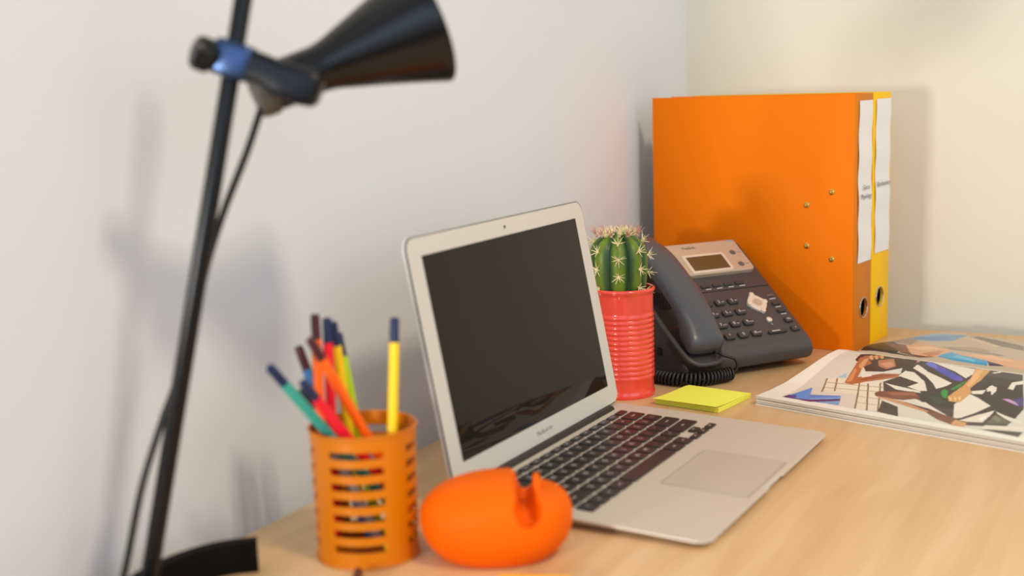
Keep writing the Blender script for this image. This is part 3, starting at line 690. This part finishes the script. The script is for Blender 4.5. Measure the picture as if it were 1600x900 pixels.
link('cup_floor', lathe([(R0 - 0.0006, 0.0003), (R0 - 0.0006, 0.0026)], seg=64), M['cup'], cup)
def ring_bead(R, z, r):
    b = bmesh.new(); rg = []
    for i in range(72):
        a = 2 * math.pi * i / 72
        rg.append([((R + r * math.cos(q)) * math.cos(a), (R + r * math.cos(q)) * math.sin(a), z + r * math.sin(q)) for q in [2 * math.pi * k / 10 for k in range(10)]])
    add_loft(b, rg + [rg[0]], False, False); bmesh.ops.remove_doubles(b, verts=b.verts[:], dist=1e-6); return b
link('rim', ring_bead(R1, cupH, 0.0012), M['cup'], cup)
link('foot_ring', ring_bead(R0 + 0.0002, 0.0014, 0.0012), M['cup'], cup)

NAVY, MAROON, DARK = rgb(22, 40, 78), rgb(72, 28, 34), rgb(26, 28, 38)
pens = [
 ('orange', MAROON, rgb(255, 104, 14), (0.1325, -0.9578, 0.0296), (0.1078, -1.0353, 0.1742), 'orange felt-tip pen with a maroon cap leaning across the front of the cup'),
 ('crimson', NAVY, rgb(238, 22, 50), (0.1195, -0.951, 0.0311), (0.1141, -1.0541, 0.1479), 'red felt-tip pen with a navy cap, tilted low beside the teal pen'),
 ('teal', NAVY, rgb(56, 172, 158), (0.1086, -0.9518, 0.0301), (0.0862, -1.0543, 0.1565), 'teal felt-tip pen with a navy cap, tilted furthest left in the orange cup'),
 ('crimson', NAVY, rgb(238, 22, 50), (0.08, -0.9803, 0.005), (0.0887, -0.989, 0.1792), 'red felt-tip pen with a navy cap, standing tall beside the yellow one'),
 ('yellow', NAVY, rgb(248, 208, 20), (0.0894, -0.9575, 0.005), (0.0858, -0.9784, 0.1742), 'yellow felt-tip pen with a navy cap, standing right beside the tall red one'),
 ('lime', NAVY, rgb(176, 212, 20), (0.1024, -0.9565, 0.005), (0.0753, -0.9586, 0.1615), 'lime green felt-tip pen partly hidden behind a yellow pen'),
 ('orange', MAROON, rgb(255, 104, 14), (0.0851, -0.9999, 0.005), (0.0842, -0.997, 0.1832), 'orange felt-tip pen with a maroon cap, standing tallest at the back of the cup'),
 ('blue', MAROON, rgb(66, 132, 190), (0.1001, -0.9654, 0.0052), (0.0602, -0.9885, 0.1559), 'blue felt-tip pen with a maroon cap above the teal pen'),
 ('grey', DARK, rgb(160, 166, 164), (0.1232, -0.9832, 0.0098), (0.0656, -0.9954, 0.125), 'grey felt-tip pen with a near-black cap, lowest of all behind the teal pen'),
 ('yellow', NAVY, rgb(246, 208, 36), (0.1369, -0.9931, 0.005), (0.1316, -0.964, 0.1778), 'yellow felt-tip pen with a navy cap standing alone at the right side of the cup'),
]
pm = {}
for nm, cc, bc, B, T_, label in pens:
    B = Vector(B); T_ = Vector(T_); ax = (T_ - B); Lp = ax.length; ax.normalize()
    r_ = empty('felt_tip_pen', B, 0, label, 'pen', 'felt-tip pens in the orange cup')
    if nm not in pm: pm[nm] = pen_mat('pen_' + nm, bc)
    ck = 'cap%d' % int(cc[0] * 1e5)
    if ck not in pm: pm[ck] = pen_mat('pen_cap_' + ck, cc)
    fr = frame_of(ax)
    capL = 0.0185
    bm = bmesh.new(); add_lathe(bm, [(0.0026, 0), (0.0034, 0.0004), (0.0038, 0.002), (0.0038, Lp - capL)], (0, 0, 0), 6 if False else 18, frame=fr)
    link('barrel', bm, pm[nm], r_, 40)
    bm = bmesh.new(); add_lathe(bm, [(0.0033, Lp - capL - 0.0002), (0.0035, Lp - capL), (0.0034, Lp - 0.002), (0.0030, Lp - 0.0004), (0.0024, Lp)], (0, 0, 0), 18, frame=fr)
    link('cap', bm, pm[ck], r_, 40)

# dark brown pencil poking out in front of the cup
pa, pb = Vector((0.1318, -1.0255, 0.0036)), Vector((0.205, -1.158, 0.0036))
pr = empty('pencil', (pa.x, pa.y, 0), 0, 'thin dark brown pencil lying on the desk in front of the pen cup', 'pencil')
fr = frame_of(pb - pa)
link('shaft', rod((0, 0, pa.z), (pb.x - pa.x, pb.y - pa.y, pa.z), 0.0036, 6), M['pencil'], pr, 20)
bm = bmesh.new(); add_lathe(bm, [(0.0036, 0), (0.0012, 0.012)], (pb.x - pa.x, pb.y - pa.y, pa.z), 12, frame=fr); link('sharpened_end', bm, M['wood'], pr)
bm = bmesh.new(); add_lathe(bm, [(0.0012, 0.012), (0.0002, 0.016)], (pb.x - pa.x, pb.y - pa.y, pa.z), 8, frame=fr); link('lead', bm, M['black'], pr)

# ------------------------------------------------------------------ orange egg-shaped tape dispenser
EB = Vector((0.2025, -0.9480, 0)); ER = math.atan2(CR.y, CR.x)
egg = empty('tape_dispenser', EB, ER, 'smooth orange pebble-shaped tape dispenser with a notched top, in front of the laptop', 'tape dispenser')
bm = bmesh.new(); rings = []
n1, n2 = 44, 72
zc = 0.0320
for j in range(1, n1):
    ph = -math.pi / 2 + math.pi * j / n1
    cz, sz = math.cos(ph), math.sin(ph)
    z = zc + (0.0312 if sz > 0 else 0.0400) * (abs(sz) ** 0.92) * (1 if sz > 0 else -1)
    z = max(z, 0.0)
    rr_ = cz ** 0.86
    rg = []
    for i in range(n2):
        a = 2 * math.pi * i / n2; ca, sa = math.cos(a), math.sin(a)
        x = 0.0565 * rr_ * (abs(ca) ** 0.95) * (1 if ca > 0 else -1); y = 0.0425 * rr_ * (abs(sa) ** 0.95) * (1 if sa > 0 else -1)
        zz = z
        if z > zc:                                    # left hump a little higher, right lobe lower
            tt = (z - zc) / 0.0312
            zz = zc + (z - zc) * (1.0 - 0.10 * (max(0, 0.012 - x) / 0.0685) ** 1.2)
            s_ = min(1, max(0, (x - 0.010) / 0.012)); s_ = s_ * s_ * (3 - 2 * s_)
            lim = 0.0535                                # the right lobe is flatter and lower
            zl_ = zz if zz < lim - 0.008 else lim - 0.008 * math.exp(-(zz - lim + 0.008) / 0.008)
            zz = zz * (1 - s_) + zl_ * s_
        rg.append((x, y, zz))
    rings.append(rg)
add_loft(bm, rings)
bmesh.ops.remove_doubles(bm, verts=bm.verts[:], dist=2e-5)
c1 = bmesh.new(); prof2 = [(0.0125, 0.10), (0.0145, 0.060), (0.0160, 0.0450), (0.0185, 0.0385), (0.0230, 0.0380), (0.0280, 0.0440), (0.0298, 0.053), (0.0290, 0.10)]
add_loft(c1, [[(x, y, z) for x, z in prof2] for y in (-0.08, 0.08)])
c2 = bmesh.new(); bmesh.ops.create_uvsphere(c2, u_segments=40, v_segments=24, radius=1.0, matrix=Matrix.Translation((0.0228, -0.0300, 0.0440)) @ Matrix.Diagonal((0.0108, 0.0170, 0.0125, 1)))
me = carve(bm, [c1, c2])
bm = bmesh.new(); bm.from_mesh(me)
link('body', bm, M['rubber'], egg, 38)
bm = bmesh.new()
add_loft(bm, [[(x, y, 0.0) for x, y in []]]) if False else None
rg = []
for z, w, d, dx in ((0.040, 0.0048, 0.012, 0.0012), (0.050, 0.0036, 0.010, 0.0006), (0.0555, 0.0030, 0.008, 0.0), (0.0600, 0.0033, 0.0070, -0.0002), (0.0624, 0.0024, 0.0055, 0.0)):
    rg.append([(x, y, z) for x, y in rrect(2 * w * .8, 2 * d * .8, w * .75, 5, 0.0305 + dx, -0.004)])
add_loft(bm, rg); link('cutting_tip', bm, M['rubber'], egg, 45)

# golden sticky notes at the near edge
gn = empty('sticky_note_pad', (0.262, -1.0085, 0), 0.35, 'golden yellow sticky note pad lying in front of the orange tape dispenser', 'sticky notes')
bm = bmesh.new()
for i in range(4): add_box(bm, (0, 0, 0.0008 + i * 0.0015), (0.05 + 0.0004 * (i % 2), 0.05, 0.00145), None, 0.0002, 1)
link('sheets', bm, M['note2'], gn, 30)

# yellow sticky notes between the cactus and the magazine
sn = empty('sticky_note_pad', (0.1885, -0.4640, 0), -0.155, 'lemon yellow sticky note pad lying beside the coral flower pot', 'sticky notes')
bm = bmesh.new()
rnd = random.Random(4)
for i in range(5): add_box(bm, (rnd.uniform(-.0003, .0003), rnd.uniform(-.0003, .0003), 0.00055 + i * 0.0010), (0.0765, 0.0735, 0.00095), None, 0.00015, 1)
link('sheets', bm, M['note'], sn, 30)
bm = bmesh.new(); n = 24; rg = []
for i in range(n + 1):                              # top sheet lifting a little at its free edge
    t = i / n; y = 0.0312 - 0.0736 * t; z = 0.0053 + 0.0016 * max(0, t - 0.5) ** 2 * 4
    rg.append([(-0.0382, y, z), (0.0382, y, z + 0.0006 * t), (0.0382, y, z + 0.00015 + 0.0006 * t), (-0.0382, y, z + 0.00015)])
add_loft(bm, rg); link('top_sheet', bm, M['note'], sn, 30)

# ------------------------------------------------------------------ cactus in a coral pot
CP = Vector((0.0963, -0.4634, 0))
plant = empty('potted_cactus', CP, 0, 'small ribbed cactus in a coral pot, between the laptop and the desk phone', 'potted plant')
prof = [(0.0300, 0.0), (0.0335, 0.0), (0.0343, 0.0010), (0.0343, 0.0045), (0.0334, 0.0062), (0.0330, 0.0080), (0.0330, 0.0195)]
nr = 13; z0, z1 = 0.0195, 0.0925
for i in range(nr):
    zb = z0 + (z1 - z0) * i / nr; h = (z1 - z0) / nr
    for k in range(1, 7):
        t = k / 6; prof.append((0.0330 + 0.0010 * math.sin(math.pi * t), zb + h * t))
prof += [(0.0331, 0.0940), (0.0333, 0.1120), (0.0336, 0.1148), (0.0349, 0.1160), (0.0354, 0.1180), (0.0349, 0.1198), (0.0336, 0.1204), (0.0322, 0.1196), (0.0318, 0.1160), (0.0316, 0.1050)]
link('pot', lathe(prof, seg=72, cap1=False), M['pot'], plant, 50)
bm = bmesh.new(); rnd = random.Random(7)
bmesh.ops.create_circle(bm, cap_ends=True, radius=0.0317, segments=40, matrix=Matrix.Translation((0, 0, 0.1105)))
for i in range(90):
    a = rnd.uniform(0, 6.283); r = 0.029 * math.sqrt(rnd.random()); s = rnd.uniform(.0012, .0030)
    bmesh.ops.create_icosphere(bm, subdivisions=1, radius=s, matrix=Matrix.Translation((r * math.cos(a), r * math.sin(a), 0.1108)))
link('grit', bm, M['soil'], plant, 60)
# body: ribs by angle, rounded shoulders, dimpled top
NR = 8; CX, CY = -0.0042, -0.0015; rot0 = 0.42
def crad(t): 
    return 0.0322 * (math.sin(math.pi * min(1, 0.30 + t * 0.40) if t < .5 else math.pi * 0.5) ** 0.8) * (1.0 if t < 0.5 else (1 - ((t - 0.5) / 0.5) ** 2.9 * 1.0) ** 0.5 if t < 1 else 0)
nz, na = 40, 144
bm = bmesh.new(); al = []; rings = []
Zb, Zt = 0.1090, 0.1805
for j in range(nz):
    t = j / (nz - 1); t2 = min(t, 0.995)
    rg = []
    for i in range(na):
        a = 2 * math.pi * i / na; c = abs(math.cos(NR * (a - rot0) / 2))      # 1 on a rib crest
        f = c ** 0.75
        R = crad(t2) * (0.80 + 0.20 * f)
        z = Zb + (Zt - Zb) * t - 0.006 * (1 - f) * max(0, t - 0.75) * 4 * (R / 0.02 if R < .02 else 1)
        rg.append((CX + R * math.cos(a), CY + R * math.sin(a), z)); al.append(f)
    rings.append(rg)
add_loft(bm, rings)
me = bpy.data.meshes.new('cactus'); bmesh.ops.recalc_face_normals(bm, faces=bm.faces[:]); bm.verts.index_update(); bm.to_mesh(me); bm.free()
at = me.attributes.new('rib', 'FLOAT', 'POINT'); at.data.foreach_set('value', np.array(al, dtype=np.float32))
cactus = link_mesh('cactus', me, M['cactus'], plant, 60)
# clusters of spines along every crest
def spines(o, nrm, n, L, rnd, spread=1.0):
    bm = bmesh.new(); fr = frame_of(nrm)
    bmesh.ops.create_icosphere(bm, subdivisions=1, radius=0.0017, matrix=Matrix.Translation(o))
    for i in range(n):
        a = 2 * math.pi * i / n + rnd.uniform(-.25, .25); tilt = rnd.uniform(0.75, 1.25) * spread
        d = (fr[2] * math.cos(tilt) + (fr[0] * math.cos(a) + fr[1] * math.sin(a)) * math.sin(tilt)).normalized()
        l = L * rnd.uniform(0.7, 1.15)
        add_lathe(bm, [(0.00050, 0), (0.00044, l * .5), (0.00012, l)], o, 5, frame=frame_of(d))
    d = fr[2]; add_lathe(bm, [(0.0005, 0), (0.00012, L * 1.1)], o, 5, frame=frame_of(d))
    return bm
rnd = random.Random(11)
for k in range(NR):
    a = rot0 + 2 * math.pi * k / NR
    for q, t in enumerate((0.13, 0.42, 0.68, 0.90)):
        t += 0.10 * ((k % 2) - 0.5)
        if t > 0.97: continue
        R = crad(t); R2 = crad(min(.99, t + .02)); z = Zb + (Zt - Zb) * t
        o = Vector((CX + R * math.cos(a), CY + R * math.sin(a), z))
        nrm = Vector(((Zt - Zb) * .02 * math.cos(a), (Zt - Zb) * .02 * math.sin(a), (R - R2)))
        link('spine_cluster', spines(o + nrm.normalized() * .0006, nrm, 9, 0.0095, rnd), M['spine'], cactus, 60, label='cream spine cluster')
for k in range(16):
    a = 2 * math.pi * k / 16 + rnd.uniform(-.2, .2); R = (0.020 if k % 2 else 0.010) * rnd.uniform(.8, 1.15)
    o = Vector((CX + R * math.cos(a), CY + R * math.sin(a), Zt - 0.0010 - 0.0025 * (R / .02) ** 2)); nrm = Vector((math.cos(a) * .5, math.sin(a) * .5, 1))
    link('spine_cluster', spines(o, nrm, 10, 0.0085, rnd, 0.62), M['spine'], cactus, 60)
for k in range(9):
    a = 2 * math.pi * k / 9 + rnd.uniform(-.2, .2); R = 0.021 * rnd.uniform(.75, 1.1)
    o = Vector((CX + R * math.cos(a), CY + R * math.sin(a), Zt - 0.003)); nrm = Vector((math.cos(a) * .55, math.sin(a) * .55, 1))
    link('spine_cluster', spines(o, nrm, 6, 0.0125, rnd, 0.45), M['spine_tip'], cactus, 60, label='pink-tipped spine cluster')

# ------------------------------------------------------------------ desk phone
PHO = Vector((0.1844, -0.3154, 0.0428)); PY = 0.951; PTI = 0.593
phone = empty('desk_phone', (PHO.x, PHO.y, 0), PY, 'charcoal desk phone with a silver display panel leaning back before the orange binder', 'phone')
E2 = Vector((0, math.cos(PTI), math.sin(PTI))); E3 = Vector((0, -math.sin(PTI), math.cos(PTI))); FO = Vector((0, 0, PHO.z))
def fp(a, b, n=0.0): return Vector((a, 0, 0)) + FO + E2 * b + E3 * n
FM = basis((1, 0, 0), E2, E3, FO)
def fbox(name, a, b, w, h, n0, n1, m, parent=phone, r=0.002, ins=0.0006, label=None):
    bm = bmesh.new()
    add_loft(bm, [[tuple(FM @ Vector((x, y, n))) for x, y in rrect(w - 2 * i, h - 2 * i, max(r - i, .0003), 4, a, b)] for n, i in ((n0, 0), (n1 - ins, 0), (n1, ins))])
    return link(name, bm, m, parent, 35, label=label)
# body: side profile extruded across the width with soft edges
bf, bt_ = -0.0200, 0.1635
yF, zF = fp(0, bf).y, fp(0, bf).z; yT, zT = fp(0, bt_).y, fp(0, bt_).z
def body_profile(ins):
    q = [(yF + 0.003, zF + 0.0012), (yF - 0.0012, zF - 0.0022), (yF - 0.0040, zF - 0.0060), (yF - 0.0052, zF - 0.0105), (yF - 0.0046, zF - 0.0150), (yF - 0.0020, 0.0110), (yF + 0.003, 0.0085), (yF + 0.02, 0.0060), (0.100, 0.0040), (yT + 0.004, 0.020), (yT + 0.006, zT - 0.012), (yT + 0.0045, zT - 0.005), (yT + 0.002, zT - 0.0015), (yT - 0.002, zT - 0.0012)]
    c = Vector((sum(a for a, b in q) / len(q), sum(b for a, b in q) / len(q)))
    o = []
    for a, b in q:
        d = Vector((a, b)) - c; d2 = d * (1 - ins / max(d.length, 1e-4)); o.append((c.x + d2.x, c.y + d2.y))
    return o
aL, aR = -0.0960, 0.0890
bm = bmesh.new()
add_loft(bm, [[(x, y, z) for y, z in body_profile(i)] for x, i in ((aL, 0.004), (aL + 0.0015, 0.0012), (aL + 0.004, 0.0), (aR - 0.006, 0.0), (aR - 0.002, 0.0014), (aR, 0.005))])
link('body', bm, M['phone'], phone, 28)
for x in (aL + .02, aR - .02):
    for y in (yF + 0.04, 0.095):
        link('rubber_foot', lathe([(0.006, 0), (0.006, 0.0065)], center=(x, y, 0), seg=20), M['black'], phone)
# face seam, display panel and keys
fbox('face_seam', 0.0215, 0.0775, 0.128, 0.0010, -0.0004, 0.0002, M['hole'], r=0.0004, ins=0.0001)
dp = fbox('display_panel', 0.018, 0.1325, 0.126, 0.0575, -0.001, 0.0058, M['silver'], r=0.006, ins=0.0012, label='silver display panel')
fbox('display_frame', 0.0195, 0.1225, 0.062, 0.0330, 0.005, 0.0066, M['silver_light'], dp, r=0.003)
fbox('display', 0.0195, 0.1220, 0.0535, 0.0255, 0.005, 0.0069, M['lcd'], dp, r=0.001, ins=0.0003)
text_part('lettering', 'Yealink', 0.0068, FM @ Matrix.Translation((0.0070, 0.1520, 0.00585)), M['black'], dp, 0.00008)
for b_ in (0.1393, 0.1172):
    bm = bmesh.new(); add_lathe(bm, [(0.0042, 0.0056), (0.0042, 0.0061), (0.003, 0.0064)], FM @ Vector((0.0650, b_ - 0.003, 0)), 24, frame=(Vector((1, 0, 0)), E2, E3))
    link('round_button', bm, M['letter'], dp)
    text_part('lettering', 'OK' if False else 'Line', 0.0036, FM @ Matrix.Translation((0.0740, b_ - 0.003, 0.00585)), M['letter'], dp, 0.00005)
fbox('indicator_light', 0.0738, 0.1580, 0.010, 0.0022, 0.005, 0.0062, mat('indicator_blue', rgb(120, 170, 200), 0.3), dp, r=0.001, ins=0.0003)
for i in range(4):
    a = -0.0030 + 0.0167 * i
    fbox('soft_key', a, 0.0868, 0.0125, 0.0050, -0.001, 0.0020, M['phone_key'], r=0.0015)
    fbox('key_caption', a + 0.002, 0.0818, 0.0080, 0.0013, 0.0, 0.0003, M['legend'], r=0.0004, ins=0.0001)
KX = 0.0190; KYP = 0.01875
digits = [['*', '0', '#'], ['7', '8', '9'], ['4', '5', '6'], ['1', '2', '3']]
sub = {'2': 'abc', '3': 'def', '4': 'ghi', '5': 'jkl', '6': 'mno', '7': 'pqrs', '8': 'tuv', '9': 'wxyz', '#': 'send'}
for j in range(4):
    for i in range(3):
        a, b_ = (i - 1) * KX, j * KYP
        k = fbox('number_key', a, b_, 0.0138, 0.0094, -0.001, 0.0030, M['phone_key'], r=0.0022, ins=0.0008)
        d = digits[j][i]
        text_part('legend', d, 0.0062, FM @ Matrix.Translation((a - (0.002 if d in sub else 0), b_, 0.00305)), M['legend'], k, 0.00005)
        if d in sub: text_part('legend', sub[d], 0.0030, FM @ Matrix.Translation((a + 0.0030, b_ - 0.0006, 0.00305)), M['legend'], k, 0.00005)
# navigation pad: a rounded diamond with four corner buttons and a ring
na_, nb_ = 0.0497, 0.0477
bm = bmesh.new(); 
def dia(s, n):
    o = []
    for i in range(48):
        t = 2 * math.pi * i / 48; c, s_ = abs(math.cos(t)), abs(math.sin(t)); rr = s / ((c ** 1.35 + s_ ** 1.35) ** (1 / 1.35))
        o.append(tuple(FM @ Vector((na_ + rr * math.cos(t), nb_ + 1.12 * rr * math.sin(t), n))))
    return o
add_loft(bm, [dia(0.0138, -0.001), dia(0.0138, 0.0020), dia(0.0128, 0.0028)]); nav = link('navigation_pad', bm, M['silver_light'], phone, 35, label='silver navigation pad')
for da, db in ((0, 0.0142), (0.0112, 0), (0, -0.0142), (-0.0112, 0)):
    bm = bmesh.new(); add_lathe(bm, [(0.0033, 0.0), (0.0033, 0.0034), (0.0026, 0.0040)], FM @ Vector((na_ + da, nb_ + db, 0)), 20, frame=(Vector((1, 0, 0)), E2, E3)); link('arrow_button', bm, M['silver_light'], nav)
bm = bmesh.new(); add_lathe(bm, [(0.0062, 0.0026), (0.0062, 0.0031), (0.0050, 0.0032), (0.0048, 0.0029)], FM @ Vector((na_, nb_, 0)), 32, frame=(Vector((1, 0, 0)), E2, E3)); link('ring', bm, M['silver'], nav)
bm = bmesh.new(); add_lathe(bm, [(0.0028, 0.0026), (0.0028, 0.0036), (0.0018, 0.0040)], FM @ Vector((na_, nb_, 0)), 24, frame=(Vector((1, 0, 0)), E2, E3)); link('centre_button', bm, M['silver'], nav)
bm = bmesh.new(); add_lathe(bm, [(0.0036, -0.0005), (0.0036, 0.0018), (0.0026, 0.0024)], FM @ Vector((0.0497, 0.0186, 0)), 24, frame=(Vector((1, 0, 0)), E2, E3)); link('cancel_button', bm, M['silver_light'], phone, label='pale round button')
text_part('lettering', 'X', 0.0038, FM @ Matrix.Translation((0.0497, 0.0115, 0.0002)), M['legend'], phone, 0.00005)
vb = fbox('volume_bar', 0.0489, -0.0022, 0.0270, 0.0046, -0.001, 0.0026, M['phone_key'], r=0.0018)
fbox('legend', 0.0460, -0.0020, 0.0120, 0.0012, 0.002, 0.0028, M['legend'], vb, r=0.0004, ins=0.0001)
fbox('message_light', 0.0766, 0.0590, 0.0100, 0.0030, -0.001, 0.0012, mat('dull_lamp', rgb(112, 92, 80), 0.35), r=0.0014, ins=0.0004)
fbox('key_caption', 0.0766, 0.0530, 0.0095, 0.0012, 0, 0.0003, M['legend'], r=0.0004, ins=0.0001)
for b_, cap in ((0.0440, True), (0.0312, True), (0.0144, False), (-0.0008, False)):
    k = fbox('function_key', 0.0758, b_, 0.0110, 0.0056 if cap else 0.0080, -0.001, 0.0026, M['phone_key'], r=0.0016)
    if cap: fbox('key_caption', 0.0762, b_ - 0.0055, 0.0080, 0.0012, 0, 0.0003, M['legend'], r=0.0004, ins=0.0001)
    else: text_part('legend', 'RD' if b_ > 0 else '<', 0.0042, FM @ Matrix.Translation((0.0758, b_, 0.00265)), M['legend'], k, 0.00005)
# handset cradle: raised rim round the left side and a nose that carries the mouthpiece
rim = spline([fp(-0.0935, 0.150, 0.001), fp(-0.0955, 0.10, 0.0015), fp(-0.0965, 0.04, 0.002), fp(-0.0960, -0.005, 0.003), fp(-0.0925, -0.026, 0.002), fp(-0.083, -0.0355, 0.001), fp(-0.070, -0.0370, 0.001), fp(-0.056, -0.0355, 0.001), fp(-0.0470, -0.028, 0.001), fp(-0.0440, -0.016, 0.000)], 8)
bm = bmesh.new(); add_tube(bm, rim, 0.0030, 12); link('cradle_rim', bm, M['phone'], phone, 60)
bm = bmesh.new()
nose = []
for n_, ins in ((-0.0205, 0.007), (-0.0185, 0.003), (-0.010, 0.0006), (0.0005, 0.0), (0.0012, 0.0015)):
    nose.append([tuple(FM @ Vector((x, y, n_))) for x, y in rrect(0.0535 - 2 * ins, 0.066 - 2 * ins, 0.0165 - ins, 8, -0.0702, -0.0040)])
add_loft(bm, nose); link('cradle', bm, M['phone_dark'], phone, 50)
# loudspeaker grille under the handset arch: rings of small holes
bm = bmesh.new()
for rr, cnt in ((0.0, 1), (0.0032, 7), (0.0062, 13), (0.0092, 19), (0.0122, 24)):
    for i in range(cnt):
        t = 2 * math.pi * i / cnt; c = FM @ Vector((-0.0735 + rr * math.cos(t), 0.0720 + rr * 1.15 * math.sin(t), 0))
        add_lathe(bm, [(0.00105, -0.0002), (0.00105, 0.0003)], c, 8, frame=(Vector((1, 0, 0)), E2, E3))
link('speaker_grille', bm, M['hole'], phone, 30)
for y, z in ((0.030, 0.030), (0.048, 0.030)):
    link('socket', box((aL + 0.0004, y, z), (0.002, 0.011, 0.009), 0.0004), M['hole'], phone, 30)

# handset with its coiled cord
hs = empty('phone_handset', (PHO.x, PHO.y, 0), PY, 'slate grey phone handset with a coiled cord, resting on the desk phone', 'phone handset')
hb0, hb1 = -0.0260, 0.1660
rings = []
for i in range(49):
    t = i / 48; b_ = hb0 + (hb1 - hb0) * t
    s = 2 * t - 1
    top = 0.0235 + 0.0190 * (1 - abs(s) ** 2.4)
    bot = 0.0025 + 0.0205 * max(0, 1 - abs(s / 0.72) ** 5)
    end = min(1, (1 - abs(s)) / 0.075); rnd_ = math.sqrt(max(0.0, 1 - (1 - end) ** 2)) if end < 1 else 1
    rnd_ = max(rnd_, 0.12)
    w = (0.0218 + 0.0022 * abs(s) ** 2) * (0.55 + 0.45 * rnd_)
    mid = (top + bot) / 2; hh = (top - bot) / 2 * (0.45 + 0.55 * rnd_)
    rg = []
    for k in range(28):
        q = 2 * math.pi * k / 28; c, s_ = math.cos(q), math.sin(q)
        x = w * (abs(c) ** 0.55) * (1 if c > 0 else -1); n_ = hh * (abs(s_) ** 0.62) * (1 if s_ > 0 else -1)
        rg.append(tuple(FM @ Vector((-0.0695 + x, b_, mid + n_))))
    rings.append(rg)
bm = bmesh.new(); add_loft(bm, rings); link('grip', bm, M['handset'], hs, 60)
bm = bmesh.new(); add_box(bm, FM @ Vector((-0.0545, -0.0245, 0.0080)), (0.0085, 0.006, 0.0075), None, 0.0006); link('cord_plug', bm, M['black'], hs, 35)
rzi = Matrix.Rotation(-PY, 4, 'Z')
def wl(q): return rzi @ (Vector(q) - Vector((PHO.x, PHO.y, 0)))
st_ = FM @ Vector((-0.0545, -0.0270, 0.0075))
lead = [st_, st_ + Vector((0.004, -0.006, -0.003)), wl((0.1935, -0.3700, 0.0260)), wl((0.1955, -0.3710, 0.0160)), wl((0.1895, -0.3735, 0.0080))]
coil = [(0.1880, -0.3690, .0088), (0.1835, -0.3770, .0088), (0.1765, -0.3905, .0088), (0.1660, -0.4040, .0088), (0.1500, -0.4125, .0088), (0.1340, -0.4135, .0088), (0.1150, -0.4090, .0088), (0.0900, -0.4010, .0088), (0.0620, -0.3900, .0088), (0.0400, -0.3760, .0088), (0.0260, -0.3500, .0088), (0.0200, -0.3200, .0088)]
cpath = spline([wl(q) for q in coil], 10)
L = [0]
for i in range(1, len(cpath)): L.append(L[-1] + (cpath[i] - cpath[i - 1]).length)
pitch = 0.0044; turns = L[-1] / pitch; hx = []
for i in range(int(turns * 12)):
    d = i / 12 * pitch; j = min(range(len(L) - 1), key=lambda q: 0 if L[q] <= d <= L[q + 1] else 1)
    f = (d - L[j]) / max(1e-9, L[j + 1] - L[j]); c = cpath[j].lerp(cpath[j + 1], f); t = (cpath[j + 1] - cpath[j]).normalized()
    y = Vector((0, 0, 1)); x = t.cross(y).normalized(); a = 2 * math.pi * i / 12
    hx.append(c + x * (0.0066 * math.cos(a)) + y * (0.0066 * math.sin(a)))
bm = bmesh.new(); add_tube(bm, spline(lead, 8) + hx, 0.00175, 7); link('coiled_cord', bm, M['black'], hs, 60)
